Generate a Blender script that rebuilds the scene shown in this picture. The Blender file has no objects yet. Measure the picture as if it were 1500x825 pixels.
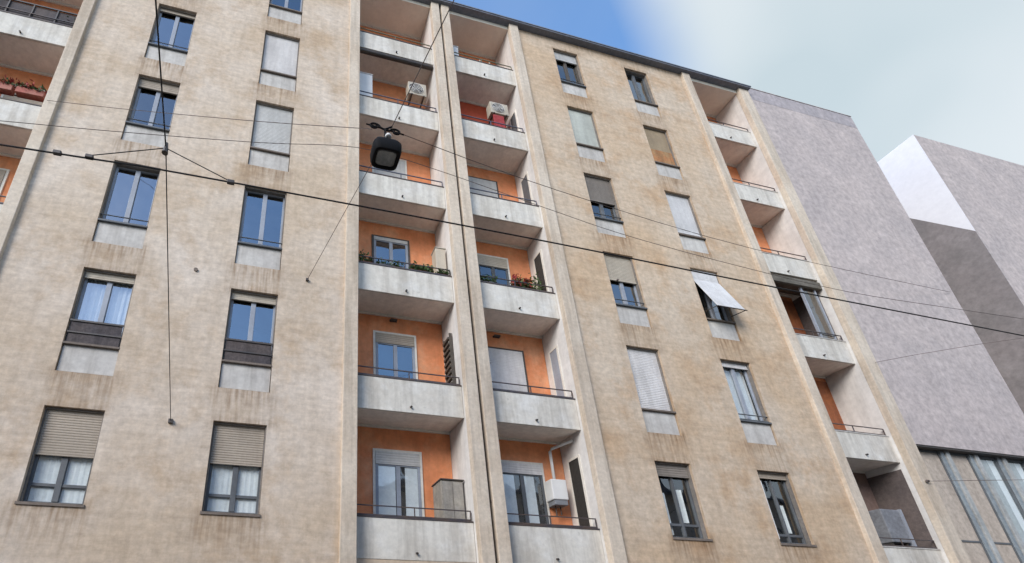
import bpy, math, random
from mathutils import Vector, Matrix
random.seed(11)
S = bpy.context.scene
EYE = 2.5                     # eye height
H0 = EYE - 4.479              # storey heights below are lifted by this
D = 9.255                     # distance to the facade plane
XA, XB = 1.05602, -1.59207    # the facade's bay module in metres, and where it starts
# ---------------------------------------------------------------- camera
cam_d = bpy.data.cameras.new('camera'); cam = bpy.data.objects.new('camera', cam_d)
S.collection.objects.link(cam); S.camera = cam
r = (0.97491726, -0.22256762, 0.0); u = (-0.08839781, -0.38721063, 0.91774384); f = (0.20426006, 0.8947243, 0.39717282)
FL, PX, PY = 729.7477, 534.4716, 637.4404
M = Matrix(((r[0], u[0], -f[0], 0), (r[1], u[1], -f[1], 0), (r[2], u[2], -f[2], EYE), (0, 0, 0, 1)))
cam.matrix_world = M
cam_d.sensor_width = 36; cam_d.lens = FL / 1500 * 36
cam_d.shift_x = (750 - PX) / 1500; cam_d.shift_y = (PY - 412.5) / 1500
cam_d.clip_start = 0.1; cam_d.clip_end = 2000
# ---------------------------------------------------------------- light
S.view_settings.view_transform = 'Standard'; S.view_settings.look = 'None'
S.view_settings.exposure = 1.32; S.view_settings.gamma = 1
SUN = Vector((-0.64, -0.55, 0.54)).normalized()      # towards the sun
w = bpy.data.worlds.new('World'); S.world = w; w.use_nodes = True
nt = w.node_tree; nt.nodes.clear()
def N(nt, t, **k):
    n = nt.nodes.new(t)
    for a, b in k.items(): setattr(n, a, b)
    return n
out = N(nt, 'ShaderNodeOutputWorld'); mixs = N(nt, 'ShaderNodeMixShader')
sky = N(nt, 'ShaderNodeTexSky', sky_type='NISHITA', sun_disc=False)
sky.sun_elevation = math.asin(SUN.z); sky.sun_rotation = math.atan2(SUN.x, SUN.y)
sky.air_density = 1.0; sky.dust_density = 0.6; sky.ozone_density = 2.0
bg1 = N(nt, 'ShaderNodeBackground'); bg1.inputs[1].default_value = 0.15
hs = N(nt, 'ShaderNodeHueSaturation'); hs.inputs['Saturation'].default_value = 1.25
nt.links.new(sky.outputs[0], hs.inputs['Color']); nt.links.new(hs.outputs[0], bg1.inputs[0])
bg2 = N(nt, 'ShaderNodeBackground'); bg2.inputs[0].default_value = (0.72, 0.87, 0.89, 1); bg2.inputs[1].default_value = 0.38
tc = N(nt, 'ShaderNodeTexCoord'); sp = N(nt, 'ShaderNodeSeparateXYZ'); nt.links.new(tc.outputs['Generated'], sp.inputs[0])
def math_n(nt, op, a, b=None, c=None):
    n = N(nt, 'ShaderNodeMath', operation=op)
    for i, v in enumerate((a, b, c)):
        if v is None: continue
        if isinstance(v, (int, float)): n.inputs[i].default_value = v
        else: nt.links.new(v, n.inputs[i])
    return n.outputs[0]
az = math_n(nt, 'ARCTAN2', sp.outputs[0], sp.outputs[1])
cn = N(nt, 'ShaderNodeTexNoise'); cn.inputs['Scale'].default_value = 3.0; cn.inputs['Detail'].default_value = 5; cn.inputs['Roughness'].default_value = 0.5
nt.links.new(tc.outputs['Generated'], cn.inputs['Vector'])
azn = math_n(nt, 'ADD', az, math_n(nt, 'MULTIPLY', cn.outputs['Fac'], 0.12))
mr = N(nt, 'ShaderNodeMapRange', interpolation_type='SMOOTHSTEP'); nt.links.new(azn, mr.inputs['Value'])
mr.inputs['From Min'].default_value = 0.92; mr.inputs['From Max'].default_value = 1.17   # a pale cloud bank from here round to the right
mr2 = N(nt, 'ShaderNodeMapRange', interpolation_type='SMOOTHSTEP'); nt.links.new(az, mr2.inputs['Value'])
mr2.inputs['From Min'].default_value = 2.0; mr2.inputs['From Max'].default_value = 2.6; mr2.inputs['To Min'].default_value = 1; mr2.inputs['To Max'].default_value = 0
bank = math_n(nt, 'MULTIPLY', mr.outputs[0], mr2.outputs[0])
bank = math_n(nt, 'MULTIPLY', bank, 0.97)
veil = math_n(nt, 'MULTIPLY', cn.outputs['Fac'], 0.35)
mr3 = N(nt, 'ShaderNodeMapRange', interpolation_type='SMOOTHSTEP'); nt.links.new(sp.outputs[2], mr3.inputs['Value'])   # pale band low over the horizon, out of view, added for neutral fill light
mr3.inputs['From Min'].default_value = 0.22; mr3.inputs['From Max'].default_value = 0.55; mr3.inputs['To Min'].default_value = 0.9; mr3.inputs['To Max'].default_value = 0
nt.links.new(math_n(nt, 'MAXIMUM', math_n(nt, 'MAXIMUM', bank, veil), mr3.outputs[0]), mixs.inputs[0])
cr = N(nt, 'ShaderNodeMix', data_type='RGBA'); cn2 = N(nt, 'ShaderNodeTexNoise'); cn2.inputs['Scale'].default_value = 2.2; cn2.inputs['Detail'].default_value = 3
nt.links.new(tc.outputs['Generated'], cn2.inputs['Vector']); mr4 = N(nt, 'ShaderNodeMapRange'); nt.links.new(cn2.outputs['Fac'], mr4.inputs['Value']); mr4.inputs['From Min'].default_value = .35; mr4.inputs['From Max'].default_value = .65
nt.links.new(mr4.outputs[0], cr.inputs[0]); cr.inputs[6].default_value = (.64, .75, .80, 1); cr.inputs[7].default_value = (.90, .95, .98, 1); nt.links.new(cr.outputs[2], bg2.inputs[0])
nt.links.new(bg1.outputs[0], mixs.inputs[1]); nt.links.new(bg2.outputs[0], mixs.inputs[2]); nt.links.new(mixs.outputs[0], out.inputs[0])
sl = bpy.data.lights.new('sun', 'SUN'); sl.energy = 1.25; sl.angle = math.radians(30); sl.color = (1.0, 0.95, 0.88)
so = bpy.data.objects.new('sun', sl); S.collection.objects.link(so); so.rotation_euler = (-SUN).to_track_quat('-Z', 'Y').to_euler()
so.location = (-20, -20, 40)

# ---------------------------------------------------------------- materials
def mat(name, c1, c2=None, c3=None, rough=0.85, blotch=0.5, fine=12.0, fine_amt=0.25, hstreak=0.0, vstreak=0.0, vdark=0.5, bump=0.15, metal=0.0, spec=0.3, seed=0.0, contrast=1.0, speck=0.0):
    m = bpy.data.materials.new(name); m.use_nodes = True; nt = m.node_tree; b = nt.nodes['Principled BSDF']
    L = nt.links.new
    tc = N(nt, 'ShaderNodeTexCoord'); mp = N(nt, 'ShaderNodeMapping'); mp.inputs['Location'].default_value = (seed, seed * 1.7, seed * .6)
    L(tc.outputs['Object'], mp.inputs[0])
    def noise(scale, vec, detail=4, rough_=.6):
        n = N(nt, 'ShaderNodeTexNoise'); n.inputs['Scale'].default_value = scale; n.inputs['Detail'].default_value = detail; n.inputs['Roughness'].default_value = rough_
        L(vec, n.inputs['Vector']); return n.outputs['Fac']
    def rng(v, a, b_, c=0, d=1):
        n = N(nt, 'ShaderNodeMapRange'); L(v, n.inputs['Value'])
        for k, x in zip(('From Min', 'From Max', 'To Min', 'To Max'), (a, b_, c, d)): n.inputs[k].default_value = x
        return n.outputs[0]
    def mix(fac, A, B, mode='MIX'):
        n = N(nt, 'ShaderNodeMix', data_type='RGBA', blend_type=mode)
        if isinstance(fac, (int, float)): n.inputs[0].default_value = fac
        else: L(fac, n.inputs[0])
        for i, v in ((6, A), (7, B)):
            if isinstance(v, tuple): n.inputs[i].default_value = (*v[:3], 1)
            else: L(v, n.inputs[i])
        return n.outputs[2]
    v = mp.outputs[0]
    c2 = c2 or tuple(x * .8 for x in c1)
    k = .5 / max(contrast, .01)
    big = noise(blotch, v, 6)
    col = mix(rng(big, .5 - .22 * k * 2 * .5, .5 + .22 * k), c1, c2)
    if c3:
        b2 = noise(blotch * 1.9, v, 6, .65)
        col = mix(rng(b2, .5, .68), col, c3)
    fn = noise(fine, v, 3, .7)
    col = mix(1.0, col, mix(rng(fn, .3, .7), (1 - fine_amt,) * 3, (1 + fine_amt * .35,) * 3), 'MULTIPLY')
    if hstreak:
        m2 = N(nt, 'ShaderNodeMapping'); m2.inputs['Scale'].default_value = (1.3, 1.3, 8); L(v, m2.inputs[0])
        hn = noise(1.0, m2.outputs[0], 5, .7)
        col = mix(1.0, col, mix(rng(hn, .32, .62), (1 - hstreak, 1 - hstreak * 1.08, 1 - hstreak * 1.15), (1 + hstreak * .25,) * 3), 'MULTIPLY')
    if vstreak:
        m3 = N(nt, 'ShaderNodeMapping'); m3.inputs['Scale'].default_value = (4.5, 4.5, .35); L(v, m3.inputs[0])
        vn = noise(1.0, m3.outputs[0], 4, .65)
        col = mix(1.0, col, mix(rng(vn, .36, .56), (1 - vstreak, 1 - vstreak * 1.05, 1 - vstreak * 1.1), (1., 1., 1.)), 'MULTIPLY')
    if speck:
        sn = noise(5.0, v, 2, .5)
        col = mix(rng(sn, .70, .76, 0, speck), col, tuple(x * .35 for x in c1))
    L(col, b.inputs['Base Color'])
    b.inputs['Roughness'].default_value = rough; b.inputs['Metallic'].default_value = metal
    b.inputs['Specular IOR Level'].default_value = spec
    if bump:
        bp = N(nt, 'ShaderNodeBump'); bp.inputs['Strength'].default_value = bump; bp.inputs['Distance'].default_value = .02
        L(noise(fine * 1.5, v, 4, .7), bp.inputs['Height']); L(bp.outputs[0], b.inputs['Normal'])
    return m
def facade_mat(name, seed, warm):
    """Old ochre plaster laid in thin courses: pale washed patches, warmer patches, rain marks under each sill (uses the 'stain' attribute)."""
    m = mat(name, (.605, .485, .36) if warm < .5 else (.60, .45, .305), (.715, .62, .52) if warm < .5 else (.64, .53, .41), (.55, .415, .285) if warm < .5 else (.56, .39, .245), rough=.9, blotch=.34, fine=7, fine_amt=.2, hstreak=.13, vstreak=.08, bump=.35, seed=seed, contrast=.9)
    nt = m.node_tree; b = nt.nodes['Principled BSDF']; src = b.inputs['Base Color'].links[0].from_socket
    at = N(nt, 'ShaderNodeAttribute'); at.attribute_name = 'stain'
    n = N(nt, 'ShaderNodeMix', data_type='RGBA', blend_type='MULTIPLY'); n.inputs[7].default_value = (.52, .44, .36, 1)
    ns = N(nt, 'ShaderNodeTexNoise'); ns.inputs['Scale'].default_value = 3.5; ns.inputs['Detail'].default_value = 4
    tc = N(nt, 'ShaderNodeTexCoord'); mp = N(nt, 'ShaderNodeMapping'); mp.inputs['Scale'].default_value = (4.5, 4.5, .35)
    nt.links.new(tc.outputs['Object'], mp.inputs[0]); nt.links.new(mp.outputs[0], ns.inputs['Vector'])
    mm = math_n(nt, 'MULTIPLY', at.outputs['Fac'], math_n(nt, 'POWER', math_n(nt, 'MULTIPLY', ns.outputs['Fac'], 2.0), 2.2)); 
    cl = N(nt, 'ShaderNodeClamp'); nt.links.new(mm, cl.inputs[0])
    nt.links.new(cl.outputs[0], n.inputs[0]); nt.links.new(src, n.inputs[6]); nt.links.new(n.outputs[2], b.inputs['Base Color'])
    return m
def slat_mat(name, c, pitch=.05, depth=.12, rough=.6):
    m = mat(name, c, tuple(x * .86 for x in c), rough=rough, blotch=1.2, fine=10, fine_amt=.1, vstreak=.12, bump=0)
    nt = m.node_tree; b = nt.nodes['Principled BSDF']
    tc = N(nt, 'ShaderNodeTexCoord'); sp = N(nt, 'ShaderNodeSeparateXYZ'); nt.links.new(tc.outputs['Object'], sp.inputs[0])
    fr = math_n(nt, 'PINGPONG', sp.outputs[2], pitch / 2)
    bp = N(nt, 'ShaderNodeBump'); bp.inputs['Strength'].default_value = depth; bp.inputs['Distance'].default_value = .5
    nt.links.new(fr, bp.inputs['Height']); nt.links.new(bp.outputs[0], b.inputs['Normal'])
    return m
def glass_mat(name, tint=.75, refl=.32, wav=.02):
    m = bpy.data.materials.new(name); m.use_nodes = True; nt = m.node_tree; nt.nodes.clear()
    o = N(nt, 'ShaderNodeOutputMaterial'); mx = N(nt, 'ShaderNodeMixShader'); tr = N(nt, 'ShaderNodeBsdfTransparent'); gl = N(nt, 'ShaderNodeBsdfGlossy')
    tr.inputs[0].default_value = (tint * .93, tint * .98, tint, 1); gl.inputs['Roughness'].default_value = .03; gl.inputs[0].default_value = (.93, .97, 1, 1)
    fr = N(nt, 'ShaderNodeFresnel'); fr.inputs[0].default_value = 1.5
    ge = N(nt, 'ShaderNodeNewGeometry'); front = math_n(nt, 'SUBTRACT', 1.0, ge.outputs['Backfacing'])      # only the outer face of a pane mirrors and tints
    fac = math_n(nt, 'MULTIPLY', front, math_n(nt, 'ADD', math_n(nt, 'MULTIPLY', fr.outputs[0], .9), refl))
    tm = N(nt, 'ShaderNodeMix', data_type='RGBA'); tm.inputs[6].default_value = (1, 1, 1, 1); tm.inputs[7].default_value = (tint * .93, tint * .98, tint, 1)
    nt.links.new(front, tm.inputs[0]); nt.links.new(tm.outputs[2], tr.inputs[0])
    ns = N(nt, 'ShaderNodeTexNoise'); ns.inputs['Scale'].default_value = 1.6; ns.inputs['Detail'].default_value = 1.5
    tc = N(nt, 'ShaderNodeTexCoord'); nt.links.new(tc.outputs['Object'], ns.inputs['Vector'])
    bp = N(nt, 'ShaderNodeBump'); bp.inputs['Strength'].default_value = .6; bp.inputs['Distance'].default_value = wav; nt.links.new(ns.outputs['Fac'], bp.inputs['Height'])
    nt.links.new(bp.outputs[0], gl.inputs['Normal'])
    nt.links.new(fac, mx.inputs[0]); nt.links.new(tr.outputs[0], mx.inputs[1]); nt.links.new(gl.outputs[0], mx.inputs[2]); nt.links.new(mx.outputs[0], o.inputs[0])
    return m
MT = {}
MT['wall_l'] = facade_mat('ochre_plaster', 0, 0); MT['wall_r'] = facade_mat('ochre_plaster_warm', 31, 1)
MT['pil'] = mat('pilaster_stone', (.68, .59, .48), (.60, .50, .39), rough=.9, blotch=.8, fine=10, fine_amt=.18, vstreak=.22, bump=.2)
MT['side'] = mat('loggia_white', (.74, .71, .67), (.66, .63, .59), rough=.9, blotch=.7, fine=5, fine_amt=.12, vstreak=.12, bump=.1)
MT['orange'] = mat('orange_plaster', (.80, .32, .15), (.72, .26, .115), (.78, .37, .20), rough=.9, blotch=.8, fine=6, fine_amt=.15, vstreak=.10, bump=.1)
MT['orange_red'] = mat('red_plaster', (.52, .10, .05), (.45, .09, .05), rough=.9, blotch=.8, fine=6, fine_amt=.15, bump=.1)
MT['parapet'] = mat('parapet_concrete', (.70, .67, .60), (.61, .57, .50), (.73, .71, .66), rough=.85, blotch=.9, fine=7, fine_amt=.14, vstreak=.22, bump=.15, speck=.25)
MT['soffit'] = mat('soffit_plaster', (.86, .80, .72), (.80, .73, .65), rough=.95, blotch=.9, fine=6, fine_amt=.15, bump=.1)
MT['soffit_top'] = mat('soffit_cream', (.86, .82, .72), (.80, .75, .65), rough=.95, blotch=.9, fine=6, fine_amt=.08, bump=.1)
MT['panel'] = mat('sill_panel', (.60, .575, .53), (.52, .49, .45), rough=.75, blotch=1.1, fine=8, fine_amt=.15, vstreak=.2, bump=.1)
MT['sill'] = mat('sill_stone', (.22, .18, .15), rough=.9, bump=.1)
MT['dark'] = mat('dark_metal', (.045, .04, .038), (.07, .055, .045), rough=.55, blotch=3, fine=20, bump=.05, spec=.5)
MT['rail'] = mat('rail_paint', (.06, .055, .065), (.10, .07, .055), rough=.6, blotch=3, fine=20, bump=.05, spec=.5)
MT['railblue'] = mat('rail_blue_grey', (.10, .12, .17), (.13, .13, .16), rough=.55, blotch=3, fine=20, bump=.05)
MT['railgreen'] = mat('rail_green', (.16, .20, .13), (.24, .22, .16), rough=.7, blotch=3, fine=20, bump=.05)
MT['frame'] = mat('frame_grey', (.34, .37, .42), (.29, .31, .35), rough=.5, blotch=2, fine=15, fine_amt=.1, bump=.03)
MT['framewhite'] = mat('frame_cream', (.78, .74, .66), (.70, .66, .58), rough=.6, blotch=2, fine=15, fine_amt=.12, bump=.03)
MT['framedark'] = mat('frame_slate', (.13, .14, .15), (.10, .105, .11), rough=.5, blotch=2, fine=15, fine_amt=.1, bump=.03)
MT['jointbrown'] = mat('joint_brown', (.13, .095, .07), rough=.8, bump=.05)
MT['framebrown'] = mat('frame_brown', (.10, .085, .07), rough=.6, blotch=2, fine=15, bump=.03)
MT['sh_tan'] = slat_mat('shutter_tan', (.42, .355, .28)); MT['sh_cream'] = slat_mat('shutter_cream', (.56, .49, .39))
MT['sh_white'] = slat_mat('shutter_white', (.76, .73, .70)); MT['sh_grey'] = slat_mat('shutter_grey', (.62, .61, .58)); MT['sh_mint'] = slat_mat('shutter_mint', (.62, .64, .57))
MT['sh_olive'] = slat_mat('shutter_olive', (.27, .235, .20)); MT['sh_sand'] = slat_mat('shutter_sand', (.44, .34, .22)); MT['cloth_rust'] = mat('rust_cloth', (.50, .23, .10), (.42, .26, .13), rough=.95, blotch=3, fine=14, vstreak=.3)
MT['sh_blue'] = slat_mat('shutter_pale_blue', (.76, .75, .74))
MT['glass'] = glass_mat('window_glass', .75, .22); MT['glass_dim'] = glass_mat('window_glass_dim', .8, .14)
MT['guide'] = mat('guide_brown_grey', (.24, .215, .19), (.19, .17, .15), rough=.7, blotch=2, fine=12, bump=0)
MT['glass_clear'] = glass_mat('window_glass_clear', 1.0, .12)
MT['curtain'] = mat('white_curtain', (.88, .87, .84), (.80, .79, .77), rough=.95, blotch=2.2, fine=14, fine_amt=.1, bump=0)
MT['mesh'] = mat('rail_screen', (.075, .065, .07), (.11, .09, .085), rough=.8, blotch=1.5, fine=18, fine_amt=.4, vstreak=.3, bump=.2)
MT['room'] = mat('room_dark', (.05, .045, .04), rough=.95, bump=0)
MT['roof'] = mat('roof_metal', (.16, .175, .21), (.20, .205, .23), rough=.6, blotch=.8, fine=8, bump=.1)
MT['grey'] = mat('grey_render', (.55, .48, .455), (.48, .425, .41), (.60, .525, .495), rough=.95, blotch=.5, fine=5, fine_amt=.28, hstreak=.0, vstreak=.07, bump=.5, contrast=.8)
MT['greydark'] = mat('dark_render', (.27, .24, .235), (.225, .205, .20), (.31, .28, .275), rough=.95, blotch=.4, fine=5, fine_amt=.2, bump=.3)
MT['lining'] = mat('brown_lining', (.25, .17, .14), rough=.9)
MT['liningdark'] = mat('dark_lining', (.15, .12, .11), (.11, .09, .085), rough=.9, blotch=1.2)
MT['lampblack'] = mat('lamp_black', (.008, .008, .009), rough=.75, bump=0, spec=.12)
MT['greyband'] = mat('grey_band', (.45, .41, .42), (.40, .37, .38), (.50, .45, .45), rough=.95, blotch=.5, fine=5, fine_amt=.25, vstreak=.12, bump=.4)
MT['sidewhite'] = mat('white_render', (.82, .81, .83), (.78, .77, .79), rough=.9, blotch=.5, fine=5, fine_amt=.05, bump=.1)
MT['fin'] = mat('fin_aluminium', (.46, .47, .46), (.38, .39, .38), rough=.5, blotch=1.5, fine=10, vstreak=.15, bump=.05)
MT['finblue'] = mat('fin_blue_grey', (.28, .32, .34), (.23, .26, .28), rough=.5, blotch=1.5, fine=10, bump=.05)
MT['blind'] = mat('tan_blind', (.55, .47, .39), (.48, .41, .34), rough=.9, blotch=.8, fine=8, vstreak=.15, bump=0)
MT['ac'] = mat('ac_enamel', (.52, .48, .40), (.44, .40, .33), rough=.6, blotch=3, fine=12, bump=.03)
MT['white'] = mat('white_enamel', (.74, .74, .72), (.68, .67, .65), rough=.5, blotch=3, fine=12, fine_amt=.06, bump=.02)
MT['cabinet'] = mat('weathered_metal', (.30, .28, .25), (.37, .34, .29), rough=.7, blotch=3, fine=10, vstreak=.25, bump=.1)
MT['rubber'] = mat('cable_black', (.02, .02, .022), rough=.6, bump=0)
MT['wire'] = mat('weathered_wire', (.16, .13, .12), rough=.7, bump=0)
MT['lens'] = mat('lamp_lens', (.17, .175, .165), (.12, .125, .12), rough=.15, blotch=6, fine=20, spec=.8, bump=0)
MT['leaf'] = mat('leaf', (.075, .13, .045), (.11, .16, .06), rough=.7, blotch=9, fine=30, bump=0)
MT['leafred'] = mat('red_petal', (.30, .03, .03), (.38, .06, .06), rough=.7, blotch=9, fine=30, bump=0)
MT['redbox'] = mat('red_plastic', (.42, .10, .07), (.36, .13, .09), rough=.6, blotch=4, fine=15, bump=0)
MT['terra'] = mat('terracotta', (.33, .15, .09), rough=.8, blotch=4, fine=15)
MT['door_brown'] = mat('brown_door', (.40, .13, .045), (.30, .10, .045), rough=.6, blotch=2, fine=9, vstreak=.25)
MT['asphalt'] = mat('asphalt', (.075, .074, .072), (.09, .088, .085), rough=.9, blotch=.4, fine=30, bump=.3)
MT['paving'] = mat('paving', (.42, .40, .37), (.36, .34, .31), rough=.9, blotch=.6, fine=10, bump=.2)
MT['ground'] = mat('ground', (.18, .17, .15), rough=.95, blotch=.05, fine=3)
MT['paint'] = mat('road_paint', (.7, .7, .68), rough=.8, fine=20)
MT['pale'] = mat('pale_render', (.66, .63, .57), (.58, .55, .49), rough=.9, blotch=.5, fine=6, vstreak=.1)
MT['awning'] = mat('awning_cloth', (.13, .12, .10), (.17, .155, .13), rough=.95, blotch=2, fine=12, hstreak=.3)
MT['clutter'] = mat('clutter_grey', (.25, .26, .28), rough=.7, blotch=4, fine=12)

# ---------------------------------------------------------------- mesh helpers
XMAP = [True]                 # bay-module coordinates are on until the wires
class MB:
    def __init__(s): s.v = []; s.f = []
    def quad(s, a, b, c, d): i = len(s.v); s.v += [a, b, c, d]; s.f.append((i, i + 1, i + 2, i + 3)); return s
    def box(s, x0, x1, y0, y1, z0, z1):
        i = len(s.v)
        s.v += [(x, y, z) for z in (z0, z1) for y in (y0, y1) for x in (x0, x1)]
        for q in ((0, 2, 3, 1), (4, 5, 7, 6), (0, 1, 5, 4), (2, 6, 7, 3), (0, 4, 6, 2), (1, 3, 7, 5)): s.f.append(tuple(i + k for k in q))
        return s
    def tube(s, pts, rad, n=6, cap=True):
        pts = [Vector(p) for p in pts]; rings = []
        rads = rad if isinstance(rad, (list, tuple)) else [rad] * len(pts)
        for k, p in enumerate(pts):
            t = (pts[min(k + 1, len(pts) - 1)] - pts[max(k - 1, 0)]).normalized()
            a = Vector((0, 0, 1)) if abs(t.z) < .9 else Vector((1, 0, 0))
            e1 = t.cross(a).normalized(); e2 = t.cross(e1)
            i = len(s.v); rings.append(i)
            s.v += [tuple(p + (e1 * math.cos(2 * math.pi * j / n) + e2 * math.sin(2 * math.pi * j / n)) * rads[k]) for j in range(n)]
        for a, b in zip(rings, rings[1:]):
            for j in range(n): s.f.append((a + j, a + (j + 1) % n, b + (j + 1) % n, b + j))
        if cap:
            s.f.append(tuple(rings[0] + j for j in range(n))[::-1]); s.f.append(tuple(rings[-1] + j for j in range(n)))
        return s
    def prism(s, poly, axis, a, b):
        """poly: 2-D outline; axis 'y' -> (x,z) extruded in y, axis 'x' -> (y,z) extruded in x"""
        i = len(s.v); n = len(poly)
        P = (lambda p, t: (p[0], t, p[1])) if axis == 'y' else (lambda p, t: (t, p[0], p[1]))
        s.v += [P(p, a) for p in poly] + [P(p, b) for p in poly]
        s.f.append(tuple(range(i, i + n))); s.f.append(tuple(range(i + 2 * n - 1, i + n - 1, -1)))
        for k in range(n): s.f.append((i + k, i + (k + 1) % n, i + n + (k + 1) % n, i + n + k))
        return s
    def lathe(s, c, prof, n=24):
        rings = []
        for rr, z in prof:
            rings.append(len(s.v)); s.v += [(c[0] + rr * math.cos(2 * math.pi * j / n), c[1] + rr * math.sin(2 * math.pi * j / n), c[2] + z) for j in range(n)]
        for a, b in zip(rings, rings[1:]):
            for j in range(n): s.f.append((a + j, a + (j + 1) % n, b + (j + 1) % n, b + j))
        s.f.append(tuple(rings[0] + j for j in range(n))[::-1]); s.f.append(tuple(rings[-1] + j for j in range(n)))
        return s
    def build(s, name, m, parent=None, smooth=False, bevel=0, label=None):
        me = bpy.data.meshes.new(name)
        org = Vector((0, 0, 0)); p = parent
        while p is not None: org += p.location; p = p.parent
        mp = (lambda v: Vector((v[0] * XA + XB, v[1], v[2]))) if XMAP[0] else Vector
        me.from_pydata([tuple(mp(v) - org) for v in s.v], [], s.f); me.validate(); me.update()
        import bmesh as _b
        bm = _b.new(); bm.from_mesh(me); _b.ops.recalc_face_normals(bm, faces=bm.faces); bm.to_mesh(me); bm.free()
        o = bpy.data.objects.new(name, me); S.collection.objects.link(o)
        o.data.materials.append(MT[m] if isinstance(m, str) else m)
        if parent: o.parent = parent
        if smooth:
            for p in me.polygons: p.use_smooth = True
        if bevel:
            b = o.modifiers.new('bevel', 'BEVEL'); b.width = bevel; b.segments = 2; b.limit_method = 'ANGLE'
        if label: o['label'] = label
        return o
def Z(z): return z + H0
def thing(name, label, cat, loc=(0, 0, 0), group=None):
    o = bpy.data.objects.new(name, None); S.collection.objects.link(o); o.location = (loc[0] * XA + XB, loc[1], loc[2]) if XMAP[0] else loc; o.empty_display_size = .2
    o['label'] = label; o['category'] = cat
    if group: o['group'] = group
    return o
def tag(o, label, cat, group=None):
    o['label'] = label; o['category'] = cat
    if group: o['group'] = group
    return o

# ---------------------------------------------------------------- ground
def struct(name, mb, m):
    o = mb.build(name, m); o['kind'] = 'structure'; return o
struct('ground', MB().quad((-300, -300, 0), (300, -300, 0), (300, 400, 0), (-300, 400, 0)), 'ground')
struct('road', MB().quad((-120, -3.2, .004), (120, -3.2, .004), (120, 6.6, .004), (-120, 6.6, .004)), 'asphalt')
struct('pavement', MB().box(-120, 120, 6.6, D - .12, .0, .14), 'paving')
struct('opposite_pavement', MB().box(-120, 120, -6.0, -3.2, .0, .14), 'paving')
lm = MB()
for k in range(-20, 21): lm.quad((k * 5, 1.63, .008), (k * 5 + 2.5, 1.63, .008), (k * 5 + 2.5, 1.77, .008), (k * 5, 1.77, .008))
struct('road_marking', lm, 'paint')

# ---------------------------------------------------------------- the apartment block
TOP = 25.22
bldg = thing('apartment_building', 'ochre plaster apartment block with orange balcony recesses and white parapets', 'apartment building', (0, D, 0))
PITCH = 3.2
def rows(k):   # opening top, sill, panel bottom (eye-relative) for storey k = 1..6
    if k == 1: return 8.61, 6.78, 6.78
    return 8.642 + 3.2 * (k - 1), 9.985 + 3.2 * (k - 2), 9.344 + 3.2 * (k - 2)
COLS = dict(A=(-2.191, -1.216), B=(.637, 1.609), C=(10.157, 11.110), D=(12.974, 13.929))
def wall_with_holes(x0, x1, z0, z1, holes, m, name='wall', depth=.24):
    """front face split on a fine grid round the openings, reveals, and a stain attribute under each sill and along edges"""
    xs = {x0, x1}; zs = {z0, z1}
    for h in holes: xs |= {h[0], h[1]}; zs |= {h[2], h[3]}
    def fill(s, step):
        s = sorted(s); o = []
        for a, b in zip(s, s[1:]):
            n = max(1, round((b - a) / step)); o += [a + (b - a) * i / n for i in range(n)]
        return o + [s[-1]]
    xs = fill(xs, .2); zs = fill(zs, .2)
    mb = MB(); idx = {}
    def V(i, j):
        if (i, j) not in idx: idx[i, j] = len(mb.v); mb.v.append((xs[i], D, Z(zs[j])))
        return idx[i, j]
    for i in range(len(xs) - 1):
        for j in range(len(zs) - 1):
            cx = (xs[i] + xs[i + 1]) / 2; cz = (zs[j] + zs[j + 1]) / 2
            if any(h[0] < cx < h[1] and h[2] < cz < h[3] for h in holes): continue
            mb.f.append((V(i, j), V(i + 1, j), V(i + 1, j + 1), V(i, j + 1)))
    nfront = len(mb.v)
    for a, b, c, d in holes:
        y0, y1 = D, D + depth
        mb.quad((a, y0, Z(c)), (a, y0, Z(d)), (a, y1, Z(d)), (a, y1, Z(c)))
        mb.quad((b, y0, Z(c)), (b, y1, Z(c)), (b, y1, Z(d)), (b, y0, Z(d)))
        mb.quad((a, y0, Z(d)), (b, y0, Z(d)), (b, y1, Z(d)), (a, y1, Z(d)))
        mb.quad((a, y0, Z(c)), (a, y1, Z(c)), (b, y1, Z(c)), (b, y0, Z(c)))
    # a back skin, so the wall has thickness
    mb.quad((x0, D, Z(z0)), (x0, D + depth, Z(z0)), (x0, D + depth, Z(z1)), (x0, D, Z(z1)))
    mb.quad((x1, D, Z(z0)), (x1, D, Z(z1)), (x1, D + depth, Z(z1)), (x1, D + depth, Z(z0)))
    mb.quad((x0, D, Z(z1)), (x1, D, Z(z1)), (x1, D + depth, Z(z1)), (x0, D + depth, Z(z1)))
    for i in range(len(xs) - 1):
        for j in range(len(zs) - 1):
            cx = (xs[i] + xs[i + 1]) / 2; cz = (zs[j] + zs[j + 1]) / 2
            if any(h[0] < cx < h[1] and h[2] < cz < h[3] for h in holes): continue
            mb.quad((xs[i], D + depth, Z(zs[j])), (xs[i], D + depth, Z(zs[j + 1])), (xs[i + 1], D + depth, Z(zs[j + 1])), (xs[i + 1], D + depth, Z(zs[j])))
    o = mb.build(name, m, bldg)
    at = o.data.attributes.new('stain', 'FLOAT', 'POINT')
    for i, v in enumerate(o.data.vertices):
        x = v.co.x / XA; z = v.co.z - H0; s = 0
        for a, b, c, d in holes:
            if a - .25 < x < b + .25:
                e = max(0, 1 - max(0, max(a - x, x - b)) / .25)
                if z <= c + .01: s = max(s, max(0, 1 - (c - z) / .95) * .55 * e)
                if d - .01 <= z: s = max(s, max(0, 1 - (z - d) / .35) * .45 * e)
        if z > z1 - .5: s = max(s, (z - z1 + .5) / .5 * .4)
        at.data[i].value = s if v.co.y < .01 else 0
    return o
def holes_for(c): return [(COLS[c][0], COLS[c][1], rows(k)[2], rows(k)[0]) for k in range(1, 7)]
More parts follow.
